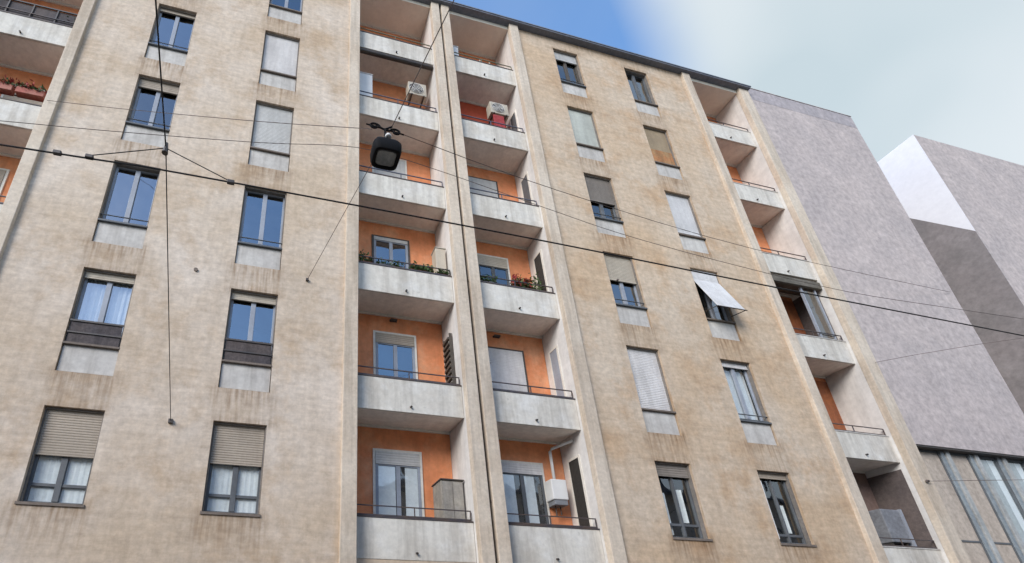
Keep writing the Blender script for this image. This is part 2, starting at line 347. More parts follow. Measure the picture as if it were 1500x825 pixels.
wall_with_holes(-3.62, 3.04, -H0, TOP, holes_for('A') + holes_for('B'), 'wall_l')
wall_with_holes(8.85, 15.50, -H0, TOP, holes_for('C') + holes_for('D'), 'wall_r')
wall_with_holes(-14.0, -6.5, -H0, TOP, [], 'wall_l')
BZ0L = 6.1
# below the recesses the facade is closed
for a, b in ((3.34, 5.72), (6.34, 8.53), (15.82, 18.05), (-6.2, -3.88)):
    MB().box(a, b, D + .16, D + .3, 0, Z(BZ0L)).build('lower_wall', 'wall_l', bldg)

# piers with the white side walls of the recesses behind them
def pier(a, b, sides, back=1.05):
    MB().box(a, b, D - .1, D + .08, 0, Z(TOP)).build('pilaster', 'pil', bldg, bevel=.012)
    MB().box(a + .003, b - .003, D + .08, D + back, Z(4.0), Z(TOP)).build('side_wall', 'side', bldg)
LB = 1.05
for a, b in ((3.04, 3.34), (5.72, 5.99), (6.07, 6.34), (8.53, 8.85), (15.50, 15.82), (18.05, 18.49), (-3.88, -3.62), (-6.5, -6.2)): pier(a, b, 1)
# joint between the two stair halves: a dark slot with a rainwater pipe
MB().box(5.992, 6.068, D + .07, D + .2, 0, Z(TOP)).build('joint_strip', 'jointbrown', bldg)
pp = MB().tube([(6.03, D - .01, 0), (6.03, D - .01, Z(TOP))], .02, 10)
for k in range(9): pp.box(5.995, 6.065, D - .025, D + .07, Z(1.5 + 2.9 * k), Z(1.56 + 2.9 * k))
pp.build('rainwater_pipe', 'jointbrown', bldg)
# eave, roof, hidden walls
MB().box(-14, 18.52, D - .2, D + .02, Z(TOP + .003), Z(TOP + .06)).box(-14, 18.55, D - .22, D + .02, Z(TOP + .063), Z(TOP + .11)).build('gutter', 'roof', bldg)
MB().box(-14, 18.49, D + .023, D + 10, Z(TOP + .003), Z(TOP + .15)).build('roof', 'roof', bldg)
MB().box(-14, 18.49, D + 9.8, D + 10, 0, Z(TOP)).box(-14, -13.8, D + .25, D + 9.8, 0, Z(TOP)).box(18.25, 18.49, D + 1.06, D + 9.8, 0, Z(TOP)).build('rear_wall', 'wall_l', bldg)
im = MB()
for a, b in ((-3.61, 3.09), (8.85, 15.49)):
    im.quad((a, D + 2.2, 0), (b, D + 2.2, 0), (b, D + 2.2, Z(TOP)), (a, D + 2.2, Z(TOP)))
for a in (-3.6, 3.08, 8.86, 15.48): im.quad((a, D + LB + .12, 0), (a, D + 2.2, 0), (a, D + 2.2, Z(TOP)), (a, D + LB + .12, Z(TOP)))
for k in range(0, 7):
    for a, b in ((-3.6, 3.08), (8.86, 15.48)): im.quad((a, D + .26, Z(5.9 + 3.2 * k)), (b, D + .26, Z(5.9 + 3.2 * k)), (b, D + 2.19, Z(5.9 + 3.2 * k)), (a, D + 2.19, Z(5.9 + 3.2 * k)))
im.build('interior_wall', 'room', bldg)

def shutter(x0, x1, y, z0, z1, m, parent, slats=True):
    """roller shutter as real horizontal slats with a thicker bottom bar"""
    mb = MB(); p = .05; z = z1
    n = max(1, int((z1 - z0) / p)); p = (z1 - z0) / n
    prof = []
    for i in range(n):
        a = z0 + i * p
        prof += [(y, a), (y - .007, a + p * .25), (y - .007, a + p * .8), (y, a + p)]
    poly = prof + [(y + .02, z1), (y + .02, z0)]
    i0 = len(mb.v); mb.prism([(q[0], Z(q[1])) for q in poly], 'x', x0, x1)
    mb.box(x0, x1, y - .014, y + .022, Z(z0 - .03), Z(z0 - .001))
    return mb.build('roller_shutter', m, parent)
def curtain(x0, x1, y, z0, z1, parent, m='curtain', name='curtain', amp=.014):
    mb = MB(); n = 28
    pts = [(x0 + (x1 - x0) * i / n, y + amp * math.sin(i * 1.9 + x0 * 7) + amp * .4 * math.sin(i * .7)) for i in range(n + 1)]
    for a, b in zip(pts, pts[1:]): mb.quad((a[0], a[1], Z(z0)), (b[0], b[1], Z(z0)), (b[0], b[1], Z(z1)), (a[0], a[1], Z(z1)))
    return mb.build(name, m, parent, smooth=True)
def window_unit(x0, x1, y, z0, z1, parent, frame='frame', mull=True, transom=None, fw=.05, glass='glass', name='window', label=None, mw=.05):
    """outer frame, two leaves with stiles, a pane behind; y = front of frame"""
    mb = MB(); d = .06
    mb.box(x0, x0 + fw, y, y + d, Z(z0), Z(z1)).box(x1 - fw, x1, y, y + d, Z(z0), Z(z1))
    mb.box(x0 + fw, x1 - fw, y, y + d, Z(z0), Z(z0 + fw)).box(x0 + fw, x1 - fw, y, y + d, Z(z1 - fw), Z(z1))
    xm = (x0 + x1) / 2
    if mull: mb.box(xm - mw, xm + mw, y - .012, y + d - .004, Z(z0 + fw), Z(z1 - fw))
    if transom:
        if mull: mb.box(x0 + fw, xm - mw, y + .003, y + d - .003, Z(transom - .03), Z(transom + .03)).box(xm + mw, x1 - fw, y + .003, y + d - .003, Z(transom - .03), Z(transom + .03))
        else: mb.box(x0 + fw, x1 - fw, y + .003, y + d - .003, Z(transom - .03), Z(transom + .03))
    o = mb.build(name, frame, parent, bevel=.006, label=label)
    MB().box(x0 + fw - .01, x1 - fw + .01, y + .026, y + .034, Z(z0 + fw - .01), Z(z1 - fw + .01)).build('pane', glass, o)
    return o
WINS = {}
def facade_window(c, k, sh=.0, shm='sh_tan', frame='frame', glass='glass', rail=None, cur=None, transom=None, label=None, mull=True, gap=0, mw=.05):
    x0, x1 = COLS[c]; zt, zs, zb = rows(k)
    yg = D + .15
    zf = zs + .02
    o = window_unit(x0 + .02, x1 - .02, yg, zf, zt - .01, bldg, frame, glass=glass, transom=transom, label=label, mull=mull, mw=mw)
    # dark side channels and head of the shutter
    MB().box(x0 + .003, x0 + .025, D + .08, yg - .003, Z(zs + .002), Z(zt - .04)).box(x1 - .03, x1 - .003, D + .06, yg - .003, Z(zs + .002), Z(zt - .04)).box(x0 + .003, x1 - .003, D + .06, yg - .003, Z(zt - .038), Z(zt - .003)).build('shutter_guide', 'guide', o)
    if zb < zs:
        MB().box(x0 + .012, x1 - .012, D + .045, D + .16, Z(zb + .025), Z(zs - .03)).build('panel', 'panel', o, bevel=.004)
        MB().box(x0 + .002, x1 - .002, D - .012, D + .145, Z(zs - .028), Z(zs + .015)).build('sill', 'sill' if rail != 'bar' else 'framedark', o)
    else:
        MB().box(x0 - .02, x1 + .02, D - .025, D - .002, Z(zs - .04), Z(zs + .01)).box(x0 + .002, x1 - .002, D - .002, D + .145, Z(zs + .002), Z(zs + .012)).build('sill', 'sill', o)
    if sh > 0:
        z0 = zt - sh * (zt - zs)
        if sh >= 1: z0 = zs + .05
        shutter(x0 + .028, x1 - .034, D + .105, z0 + gap, zt - .02, shm, o)
    if rail == 'screen':
        sc = MB().box(x0 + .04, x1 - .04, D + .035, D + .045, Z(zs + .03), Z(zs + .54)).build('rail_screen', 'mesh', o)
        MB().box(x0 + .003, x1 - .003, D + .015, D + .034, Z(zs + .52), Z(zs + .56)).box(x0 + .003, x1 - .003, D + .015, D + .034, Z(zs + .25), Z(zs + .28)).build('rail', 'dark', o)
    if rail == 'bar':
        mb = MB().tube([(x0 + .003, D + .05, Z(zs + .20)), (x1 - .003, D + .05, Z(zs + .20))], .014).tube([(x0 + .003, D + .05, Z(zs + .06)), (x1 - .003, D + .05, Z(zs + .06))], .012)
        mb.build('rail', 'framedark', o)
    if cur: curtain(x0 + .05, x1 - .05, yg + (.05 if k == 1 else .1), zs + .05, zt - .1, o, amp=.003 if k == 1 else .016)  # lowest row: flat white curtain stands in for the pale building's reflection
    return o
facade_window('A', 1, .49, 'sh_tan', 'framedark', cur=True, glass='glass_clear', transom=7.15, mw=.05)
facade_window('B', 1, .45, 'sh_tan', 'framedark', cur=True, glass='glass_clear', transom=7.15)
facade_window('A', 2, .09, 'sh_cream', rail='screen', cur=True)
facade_window('B', 2, .10, 'sh_cream', rail='screen')
facade_window('A', 3, 0, rail='bar'); facade_window('B', 3, 0, rail='bar')
facade_window('A', 4, .17, 'sh_tan', rail='bar', glass='glass_dim', frame='frame')
facade_window('B', 4, 1, 'sh_grey', 'framedark')
facade_window('A', 5, .07, 'sh_tan', rail='bar')
facade_window('B', 5, 1, 'sh_white', 'frame')
facade_window('A', 6, .5, 'sh_tan'); facade_window('B', 6, 0, glass='glass_dim')
o = facade_window('C', 1, .17, 'sh_olive', 'framedark', glass='glass_clear', transom=7.12, mull=True, mw=.03)
curtain(10.66, 10.9, D + .235, 7.2, 8.0, o); curtain(10.2, 10.42, D + .24, 6.9, 7.9, o)
o = facade_window('D', 1, .08, 'sh_tan', 'framedark', glass='glass_clear', transom=7.02, mull=True, mw=.025)
curtain(13.5, 13.7, D + .235, 7.1, 7.8, o); MB().box(12.995, 13.07, D + .06, D + .148, Z(6.9), Z(8.35)).build('jamb_board', 'curtain', o)
facade_window('C', 2, 1, 'sh_white', 'frame')
facade_window('D', 2, .08, 'sh_white', 'frame', cur=True, rail='bar', glass='glass_dim')
facade_window('C', 3, .49, 'sh_cream', 'frame', rail='bar')
d3 = facade_window('D', 3, 0, 'sh_white', 'frame', label='window with its shutter propped outwards like an awning')
facade_window('C', 4, .56, 'sh_olive', 'framedark', glass='glass_dim', rail='bar')
facade_window('D', 4, 1, 'sh_blue', 'framedark', gap=.14)
facade_window('C', 5, 1, 'sh_mint', 'frame')
o = facade_window('D', 5, 1, 'sh_sand', 'framedark')
MB().box(13.02, 13.885, D + .085, D + .09, Z(19.66), Z(20.35)).build('hanging_cloth', 'cloth_rust', o)
facade_window('C', 6, .23, 'sh_grey', 'framebrown', glass='glass_dim', rail='bar')
facade_window('D', 6, 0, frame='framedark')
# the propped shutter of the fifth-row window
x0, x1 = COLS['D']; zt, zs, zb = rows(3)
shutter(x0 + .036, x1 - .036, D + .06, zt - .40, zt - .02, 'sh_blue', d3)
yb, za = D + .04, zt - .42
PROP = (D - .40, 13.33)
yo, zo = PROP
ps = MB(); n = 24
for i in range(n):
    t0 = i / n; t1 = (i + .93) / n
    a = (yb + (yo - yb) * t0, za + (zo - za) * t0); b = (yb + (yo - yb) * t1, za + (zo - za) * t1)
    ps.prism([(a[0], Z(a[1])), (b[0], Z(b[1])), (b[0] + .016, Z(b[1] + .012)), (a[0] + .016, Z(a[1] + .012))], 'x', x0 + .03, x1 - .03)
ps.prism([(yb + .006, Z(za + .004)), (yo + .006, Z(zo + .004)), (yo + .011, Z(zo + .009)), (yb + .011, Z(za + .009))], 'x', x0 + .034, x1 - .034)
ps.build('propped_shutter', 'sh_blue', d3)
MB().tube([(x0 + .02, yb, Z(zo + .1)), (x0 + .02, yo, Z(zo))], .012).tube([(x1 - .02, yb, Z(zo + .1)), (x1 - .02, yo, Z(zo))], .012).tube([(x0 + .02, yo, Z(zo)), (x1 + .02, yo, Z(zo))], .014).build('shutter_arm', 'dark', d3)

# ---------------------------------------------------------------- balconies
BZ0 = 6.09; BZ1 = 6.90
BAYS = dict(L=(3.34, 5.72), R=(6.34, 8.53), T=(15.82, 18.05), Z=(-6.2, -3.88))
def balcony(bay, k, railm='rail', rail=True):
    a, b = BAYS[bay]; a += .004; b -= .004; z0 = BZ0 + 3.2 * (k - 1); z1 = BZ1 + 3.2 * (k - 1)
    if bay == 'T': z1 -= .03
    y0 = D + .15
    mb = MB().prism([(y0, Z(z0)), (y0, Z(z1)), (y0 + .1, Z(z1)), (y0 + .1, Z(z0 + .17)), (D + LB - .003, Z(z0 + .17)), (D + LB - .003, Z(z0 + .03)), (y0 + .06, Z(z0 + .03)), (y0 + .05, Z(z0))], 'x', a, b)
    o = mb.build('balcony', 'parapet', bldg, bevel=.008)
    MB().box(a + .002, b - .002, y0 + .07, D + LB - .006, Z(z0 + .022), Z(z0 + .029)).build('soffit', 'soffit', o)
    MB().box(a, b, y0 - .012, y0 + .112, Z(z1 + .001), Z(z1 + .03)).build('coping', 'rail' if bay != 'T' else 'panel', o)
    xm = (a + b) / 2
    MB().tube([(xm, y0 - .05, Z(z0 + .13)), (xm, y0 + .002, Z(z0 + .14))], .024, 8).build('drain_spout', 'dark', o)
    if rail:
        r_ = MB(); t = .02
        r_.box(a + .02, b - .02, y0 + .024, y0 + .046, Z(z1 + .24), Z(z1 + .262)).box(a + .02, b - .02, y0 + .024, y0 + .046, Z(z1 + .045), Z(z1 + .075))
        n = 2
        for i in range(n + 1):
            x = a + .03 + (b - a - .06) * i / n
            r_.box(x - .01, x + .01, y0 + .026, y0 + .044, Z(z1 + .03), Z(z1 + .235))
        r_.build('railing', railm, o)
    return o
bal = {}
for bay in BAYS:
    for k in range(1, 7):
        rm = {('R', 5): 'railblue', ('R', 4): 'railblue', ('L', 4): 'railblue', ('L', 6): 'railgreen', ('R', 6): 'railgreen', ('L', 5): 'railblue'}.get((bay, k), 'rail')
        bal[bay, k] = balcony(bay, k, rm)
    a, b = BAYS[bay]
    # top slab over the highest balcony
    MB().box(a + .004, b - .004, D + .02, D + LB - .003, Z(TOP - .16), Z(TOP)).build('top_slab', 'soffit_top', bldg)
    for k in range(1, 7):
        z0 = BZ0 + 3.2 * (k - 1) + .17; z1 = BZ0 + 3.2 * k + .03 if k < 6 else TOP - .16
        m = 'orange_red' if (bay, k) == ('R', 5) else 'orange'
        if (bay, k) in (('T', 3),): m = 'orange'
        MB().box(a + .001, b - .001, D + LB, D + LB + .1, Z(z0 - .16), Z(z1 + .13 if k < 6 else z1)).build('back_wall', m, bldg)
        # pale cornice line where wall meets ceiling
        MB().box(a + .01, b - .01, D + LB - .04, D + LB - .002, Z(z1 - .06), Z(z1 - .012)).build('cornice', 'framewhite', bldg)
# screens hung inside the top-floor balconies
def french(bay, k, x0, x1, zt, sh, shm, frame, surround='framewhite', glass='glass', cur=None, transom=None, label=None, mull=True, zb=None):
    y = D + LB; zb = (BZ0 + .17 + 3.2 * (k - 1)) if zb is None else zb
    s = .055
    sur = MB().box(x0 - s, x0, y - .035, y - .002, Z(zb), Z(zt + s)).box(x1, x1 + s, y - .035, y - .002, Z(zb), Z(zt + s)).box(x0, x1, y - .035, y - .002, Z(zt), Z(zt + s)).build('french_door', surround, bldg, label=label)
    MB().box(x0, x1, y - .006, y - .002, Z(zb), Z(zt)).build('door_back', 'room', sur)
    if sh < 1:
        mb = MB(); fw = .06; ya, yb_ = y - .04, y - .024
        ztt = zt - sh * (zt - zb)
        mb.box(x0, x0 + fw, ya, yb_, Z(zb), Z(ztt)).box(x1 - fw, x1, ya, yb_, Z(zb), Z(ztt)).box(x0 + fw, x1 - fw, ya, yb_, Z(ztt - fw), Z(ztt))
        if mull: mb.box((x0 + x1) / 2 - .045, (x0 + x1) / 2 + .045, ya - .008, yb_, Z(zb), Z(ztt - fw))
        mb.build('door_frame', frame, sur)
        MB().box(x0 + fw, x1 - fw, y - .022, y - .020, Z(zb), Z(ztt - fw)).build('pane', glass, sur)
        if cur:
            for a_, b_ in cur: MB().box(a_, b_, y - .0165, y - .010, Z(zb), Z(ztt - fw)).build('curtain', 'curtain', sur)
    if sh > 0: shutter(x0 + .003, x1 - .003, y - .045, zt - sh * (zt - zb) if sh < 1 else zb + .02, zt - .002, shm, sur)
    return sur
french('L', 1, 3.96, 4.96, 8.68, .12, 'sh_grey', 'frame', cur=[(4.02, 4.40), (4.62, 4.9)], glass='glass_clear')
french('R', 1, 6.86, 7.92, 8.66, .10, 'sh_white', 'framedark', cur=[(6.92, 7.2), (7.42, 7.7)], glass='glass_clear')
french('L', 2, 3.99, 4.96, 11.92, .11, 'sh_tan', 'frame', surround='framewhite')
french('R', 2, 6.89, 7.86, 11.9, 1, 'sh_white', 'frame', surround='framebrown')
french('L', 3, 3.97, 4.9, 15.14, .07, 'sh_grey', 'frame', surround='framebrown', zb=13.8)
french('R', 3, 6.9, 7.8, 15.12, .14, 'sh_cream', 'framedark', surround='framewhite', glass='glass_dim')
french('L', 4, 4.0, 4.93, 18.42, .4, 'sh_grey', 'frame', surround='framewhite')
french('R', 4, 6.9, 7.82, 18.32, .6, 'sh_grey', 'framebrown', surround='framebrown')
french('Z', 3, -5.6, -4.72, 15.17, .3, 'sh_tan', 'frame', surround='framewhite')
french('Z', 5, -5.4, -4.5, 21.3, .3, 'sh_tan', 'frame'); french('Z', 4, -5.4, -4.5, 18.2, .3, 'sh_tan', 'frame')
french('L', 5, 4.0, 4.8, 21.1, .8, 'sh_tan', 'frame', surround='framebrown'); french('R', 5, 6.7, 7.4, 21.1, .8, 'sh_tan', 'frame', surround='framebrown')
for k, zt in ((2, 12.32), (3, 15.6)):
    y = D + LB; zb = BZ0 + .17 + 3.2 * (k - 1)
    dd = MB().box(16.9, 17.98, y - .05, y - .002, Z(zb), Z(zt)).build('brown_door', 'door_brown', bldg)
    MB().box(17.42, 17.46, y - .058, y - .051, Z(zb), Z(zt)).build('door_stile', 'framebrown', dd)
# lowest and fourth balcony of the far recess: dull brown linings
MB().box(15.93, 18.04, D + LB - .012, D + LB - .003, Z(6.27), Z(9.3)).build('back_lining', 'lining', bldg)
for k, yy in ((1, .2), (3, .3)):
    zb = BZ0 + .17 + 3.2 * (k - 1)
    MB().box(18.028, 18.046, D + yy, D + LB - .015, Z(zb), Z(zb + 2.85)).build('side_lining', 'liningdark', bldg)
# side doors in the right walls of the middle recess
def side_door(k, ya, yb_, z0, z1, m='room', fm='framewhite'):
    x = BAYS['R'][1] + .003
    o = MB().box(x - .02, x, ya - .06, ya, Z(z0), Z(z1 + .06)).box(x - .02, x, yb_, yb_ + .06, Z(z0), Z(z1 + .06)).box(x - .02, x, ya, yb_, Z(z1), Z(z1 + .06)).build('side_door', fm, bldg)
    MB().box(x - .010, x - .003, ya, yb_, Z(z0), Z(z1)).build('door_leaf', m, o)
side_door(1, D + .42, D + .8, 6.27, 8.70); side_door(2, D + .5, D + .8, 9.5, 11.82, 'frame', 'framewhite')
side_door(3, D + .45, D + .78, 12.7, 15.05); side_door(4, D + .42, D + .75, 15.9, 18.2, 'framedark'); side_door(5, D + .45, D + .75, 19.1, 21.2, 'framedark', 'soffit')
# small lamps over doors
for x, z in ((4.45, 12.35), (7.2, 12.3), (4.4, 18.6)):
    MB().box(x - .09, x + .09, D + LB - .03, D + LB - .002, Z(z - .02), Z(z + .03)).tube([(x - .08, D + LB - .07, Z(z)), (x + .08, D + LB - .07, Z(z))], .035, 8).build('wall_light', 'dark', bldg)
# T3: glazed enclosure and dark awning under the slab
awn = MB().prism([(D + .12, Z(15.30)), (D + .12, Z(15.56)), (D + .16, Z(15.56)), (D + .7, Z(15.52)), (D + .7, Z(15.46)), (D + .17, Z(15.28))], 'x', 15.94, 18.03).build('rolled_awning', 'awning', bldg)
enc = MB().box(17.25, 17.31, D + .2, D + .26, Z(13.3), Z(15.3)).box(17.8, 17.84, D + .2, D + .26, Z(13.3), Z(15.3)).build('enclosure_post', 'frame', bldg)
MB().box(17.315, 17.795, D + .22, D + .235, Z(13.3), Z(15.3)).build('pane', 'glass_dim', enc)
# L5: dark rolled awning right under the top balcony
MB().tube([(3.36, D + .2, Z(21.98)), (5.70, D + .2, Z(21.98))], .07, 10).build('rolled_awning', 'dark', bldg)
# Z recess screens
MB().box(-6.18, -3.9, D + .22, D + .235, Z(19.7 + .04), Z(20.35)).build('rail_screen', 'mesh', bldg)
sq = MB()
for i in range(5): sq.box(-6.15 + i * .55, -6.12 + i * .55, D + .19, D + .215, Z(19.7), Z(20.4))
sq.box(-6.18, -3.9, D + .185, D + .213, Z(20.35), Z(20.39)).build('screen_rail', 'dark', bldg)

# ---------------------------------------------------------------- grey building on the right
GT = 25.62; GX0, GX1 = 18.52, 23.87; GB = 9.86
gb = thing('grey_building', 'blank grey rendered building with glazed lower storeys adjoining the ochre block', 'building', (GX0, D, 0))
MB().box(GX0, GX1, D + .0, D + 11, Z(GB), Z(GT)).build('wall', 'grey', gb)
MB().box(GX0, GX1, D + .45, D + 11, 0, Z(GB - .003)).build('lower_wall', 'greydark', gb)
MB().box(GX0, GX1, D + .02, D + .449, Z(GB - .05), Z(GB - .003)).build('soffit', 'dark', gb)
MB().box(GX0 - .02, GX1 + .02, D - .02, D + 11.02, Z(GT + .003), Z(GT + .03)).build('coping', 'grey', gb)
fx = [(19.93, 20.08), (21.03, 21.18), (22.13, 22.28), (23.23, 23.38)]
for a, b in fx:
    MB().box(a, b, D + .14, D + .21, .0, Z(GB - .053)).build('fin', 'fin', gb, bevel=.008)
    MB().box(a - .16, a - .03, D + .17, D + .215, .0, Z(GB - .053)).build('fin', 'finblue', gb, bevel=.006)
edges = [GX0 + .1] + [e for ab in fx for e in ab] + [GX1]
for i in range(0, len(edges), 2):
    a = edges[i] + .003; b = edges[i + 1] - (.163 if i + 2 < len(edges) else .0)
    g = MB().box(a, a + .04, D + .2, D + .26, 0, Z(GB - .053)).box(b - .04, b, D + .2, D + .26, 0, Z(GB - .053)).box(a + .04, b - .04, D + .21, D + .25, Z(7.15), Z(7.2)).box(a + .04, b - .04, D + .21, D + .25, Z(GB - .12), Z(GB - .053)).build('window', 'framedark', gb)
    MB().box(a + .04, b - .04, D + .225, D + .23, 0.2, Z(GB - .12)).build('pane' if i >= 4 else 'infill_panel', 'glass_clear' if i >= 4 else 'blind', g)
    MB().box(a + .04, b - .04, D + .27, D + .275, Z(3), Z(GB - .053)).build('blind', 'blind' if i < 4 else 'curtain', g)
    if i >= 4: MB().box(a + .04, b - .3, D + .262, D + .266, Z(3), Z(GB - .053)).build('blind', 'fin', g)
MB().box(GX0 + .01, GX1 + .004, D - .004, D - .001, Z(GT - .75), Z(GT - .002)).build('parapet_band', 'greyband', gb)
# ---------------------------------------------------------------- far block beyond the gap
FX0 = 27.3; FT = 25.62
fb = thing('tower_block', 'farther grey block whose side wall is white above a slanting line', 'building', (FX0, D, 0))
MB().box(FX0, 46, D, D + 14, 0, Z(FT)).build('wall', 'grey', fb)
# side wall in two tones: white above a slanting line, dark below
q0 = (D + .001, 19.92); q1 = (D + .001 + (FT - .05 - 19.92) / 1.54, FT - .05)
MB().prism([(q0[0], Z(q0[1])), (q1[0], Z(q1[1])), (q0[0], Z(FT))], 'x', FX0 - .03, FX0 - .001).build('white_side', 'sidewhite', fb)
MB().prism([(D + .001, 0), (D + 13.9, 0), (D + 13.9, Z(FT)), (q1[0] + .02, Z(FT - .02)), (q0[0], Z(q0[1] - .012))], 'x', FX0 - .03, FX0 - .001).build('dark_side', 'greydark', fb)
MB().box(GX1 + .05, FX0 - .05, D + 8, D + 8.2, 0, Z(12)).build('yard_wall', 'greydark', fb)
# ---------------------------------------------------------------- building across the street (seen mirrored in the panes)
ob = thing('opposite_building', 'pale apartment house across the street mirrored in the lowest windows', 'apartment building', (0, -6.0, 0))
OH = 11.2
MB().box(-30, 34, -16, -6.0, 0, OH).build('wall', 'pale', ob)
MB().box(-30.3, 34.3, -16.3, -5.6, OH + .003, OH + .3).build('roof', 'roof', ob)
for i in range(18):
    for j in range(4):
        x = -29 + i * 3.5; z = 1.2 + j * 3.3
        if (i * 5 + j) < 90:
            g = MB().box(x, x + 1.1, -5.995, -5.93, z, z + 1.9).build('window', 'framewhite', ob)
            MB().box(x + .08, x + 1.02, -5.928, -5.92, z + .08, z + 1.82).build('pane', 'framedark', g)
MB().box(-30, 34, -5.995, -5.75, 7.3, 7.5).build('string_course', 'white', ob)

# ---------------------------------------------------------------- things on the balconies
def ac(x, y, z, w, h, label):
    t = thing('air_conditioner', label, 'air conditioner', (x, y, z), 'air conditioner units on the balconies')
    d = .28
    MB().box(x, x + w, y, y + d, z, z + h).build('casing', 'ac', t, bevel=.015)
    c = (x + w * .42, z + h * .5); rr = h * .38
    ring = MB()
    for q in range(4):
        R_ = rr * (1 - q * .22); pts = [(c[0] + R_ * math.cos(a * math.pi / 10), y - .012, c[1] + R_ * math.sin(a * math.pi / 10)) for a in range(21)]
        ring.tube(pts, .008, 5, cap=False)
    for a in range(6): ring.tube([(c[0], y - .012, c[1]), (c[0] + rr * math.cos(a * math.pi / 3), y - .012, c[1] + rr * math.sin(a * math.pi / 3))], .006, 5)
    ring.build('fan_grille', 'white', t)
    MB().prism([(c[0] + rr * math.cos(a * math.pi / 12), c[1] + rr * math.sin(a * math.pi / 12)) for a in range(24)], 'y', y - .004, y - .001).build('fan_opening', 'dark', t)
    for bx in (x + .08, x + w - .12): MB().box(bx, bx + .04, y - .02, D + LB - .004, z - .04, z - .003).build('bracket', 'dark', t)
    return t
ac(4.97, D + .45, Z(20.86), .58, .6, 'cream air conditioner hung in the left recess above the hanging lamp')
ac(7.68, D + .45, Z(20.9), .62, .55, 'cream air conditioner over red plaster and red chair, in the right recess')
# boiler with flue
t = thing('boiler', 'white wall boiler with flue pipe rising to the side wall', 'boiler', (8.14, D + .8, Z(7.62)))
MB().box(7.94, 8.32, D + .72, D + LB - .004, Z(7.72), Z(8.22)).build('casing', 'white', t, bevel=.02)
MB().box(7.97, 8.29, D + .74, D + LB - .006, Z(7.60), Z(7.717)).build('base_cover', 'clutter', t)
MB().tube([(8.13, D + .88, Z(8.222)), (8.13, D + .88, Z(8.98)), (8.17, D + .86, Z(9.05)), (8.52, D + .5, Z(9.16))], .035, 10).build('flue_pipe', 'white', t, smooth=True)
MB().tube([(8.07, D + .9, Z(7.599)), (8.07, D + .9, Z(7.35))], .015).tube([(8.19, D + .9, Z(7.599)), (8.19, D + .9, Z(7.4))], .015).build('pipe', 'dark', t)
# cabinet on L1
t = thing('cabinet', 'tall weathered metal cabinet standing on the lowest balcony of the left recess', 'cabinet', (5.45, D + .7, Z(6.26)))
MB().box(5.2, 5.68, D + .42, D + .95, Z(6.262), Z(7.88)).build('carcass', 'cabinet', t, bevel=.01)
MB().box(5.22, 5.435, D + .4, D + .417, Z(6.3), Z(7.84)).build('door', 'cabinet', t); MB().box(5.445, 5.66, D + .4, D + .417, Z(6.3), Z(7.84)).build('door', 'cabinet', t)
MB().box(5.18, 5.70, D + .39, D + .96, Z(7.883), Z(7.91)).build('top', 'dark', t)
# rack on L2
t = thing('folding_rack', 'dark folding slatted rack leaning on the side wall beside the blue window', 'rack', (5.6, D + .6, Z(9.46)))
rk = MB()
for i in range(9): rk.box(5.60, 5.66, D + .42, D + .78, Z(10.3 + i * .16), Z(10.36 + i * .16))
rk.build('slats', 'framebrown', t)
MB().box(5.63, 5.70, D + .40, D + .43, Z(9.462), Z(11.75)).box(5.63, 5.70, D + .77, D + .80, Z(9.462), Z(11.75)).build('frame', 'framebrown', t)
def boxthing(name, label, cat, x0, x1, y0, y1, z0, z1, m, lidm=None, group=None):
    t = thing(name, label, cat, ((x0 + x1) / 2, (y0 + y1) / 2, Z(z0)), group)
    MB().box(x0, x1, y0, y1, Z(z0), Z(z1)).build('body', m, t, bevel=.02)
    MB().box(x0 - .015, x1 + .015, y0 - .015, y1 + .015, Z(z1 + .002), Z(z1 + .035)).build('lid', lidm or m, t, bevel=.01)
    return t
boxthing('storage_box', 'pale storage box behind the plant rail of the left recess', 'box', 5.4, 5.67, D + .3, D + .6, 13.42, 14.36, 'sh_cream', 'ac')
boxthing('storage_box', 'white box at the left end of the balcony beside the closed white door', 'box', 6.36, 6.57, D + .3, D + .6, 9.46, 10.95, 'white')
boxthing('storage_box', 'white box on the top balcony of the right recess', 'box', 6.37, 6.72, D + .3, D + .6, 22.26, 23.72, 'white')
boxthing('storage_box', 'white cabinet at the left end of the balcony with the air conditioner, left recess', 'box', 3.36, 3.82, D + .35, D + .7, 19.06, 21.12, 'white')
boxthing('storage_box', 'pale box beside the red plaster at the left end of the right recess', 'box', 6.36, 6.50, D + .3, D + .5, 19.06, 20.7, 'framewhite')
# T1: grey outdoor unit
t = thing('outdoor_unit', 'dark grey outdoor unit on the lowest balcony of the far recess', 'outdoor unit', (17.5, D + .6, Z(6.26)))
MB().box(17.1, 17.72, D + .45, D + .8, Z(7.1), Z(8.0)).build('casing', 'clutter', t, bevel=.02)
MB().box(17.76, 17.84, D + .45, D + .8, Z(6.9), Z(8.02)).build('side_panel', 'frame', t)
for x in (17.12, 17.6): MB().box(x, x + .05, D + .5, D + .75, Z(6.262), Z(7.098)).build('leg', 'dark', t)
# red chair on R5
t = thing('chair', 'red chair backs showing over the blue-grey rail under the air conditioner', 'chair', (7.9, D + .5, Z(19.06)))
MB().box(7.72, 8.08, D + .42, D + .47, Z(19.95), Z(20.75)).build('backrest', 'leafred', t, bevel=.01)
MB().box(7.72, 8.08, D + .42, D + .8, Z(19.9), Z(19.94)).build('seat', 'leafred', t)
for x in (7.73, 8.04):
    for y in (D + .43, D + .76): MB().box(x, x + .03, y, y + .03, Z(19.262), Z(19.898)).build('leg', 'dark', t)
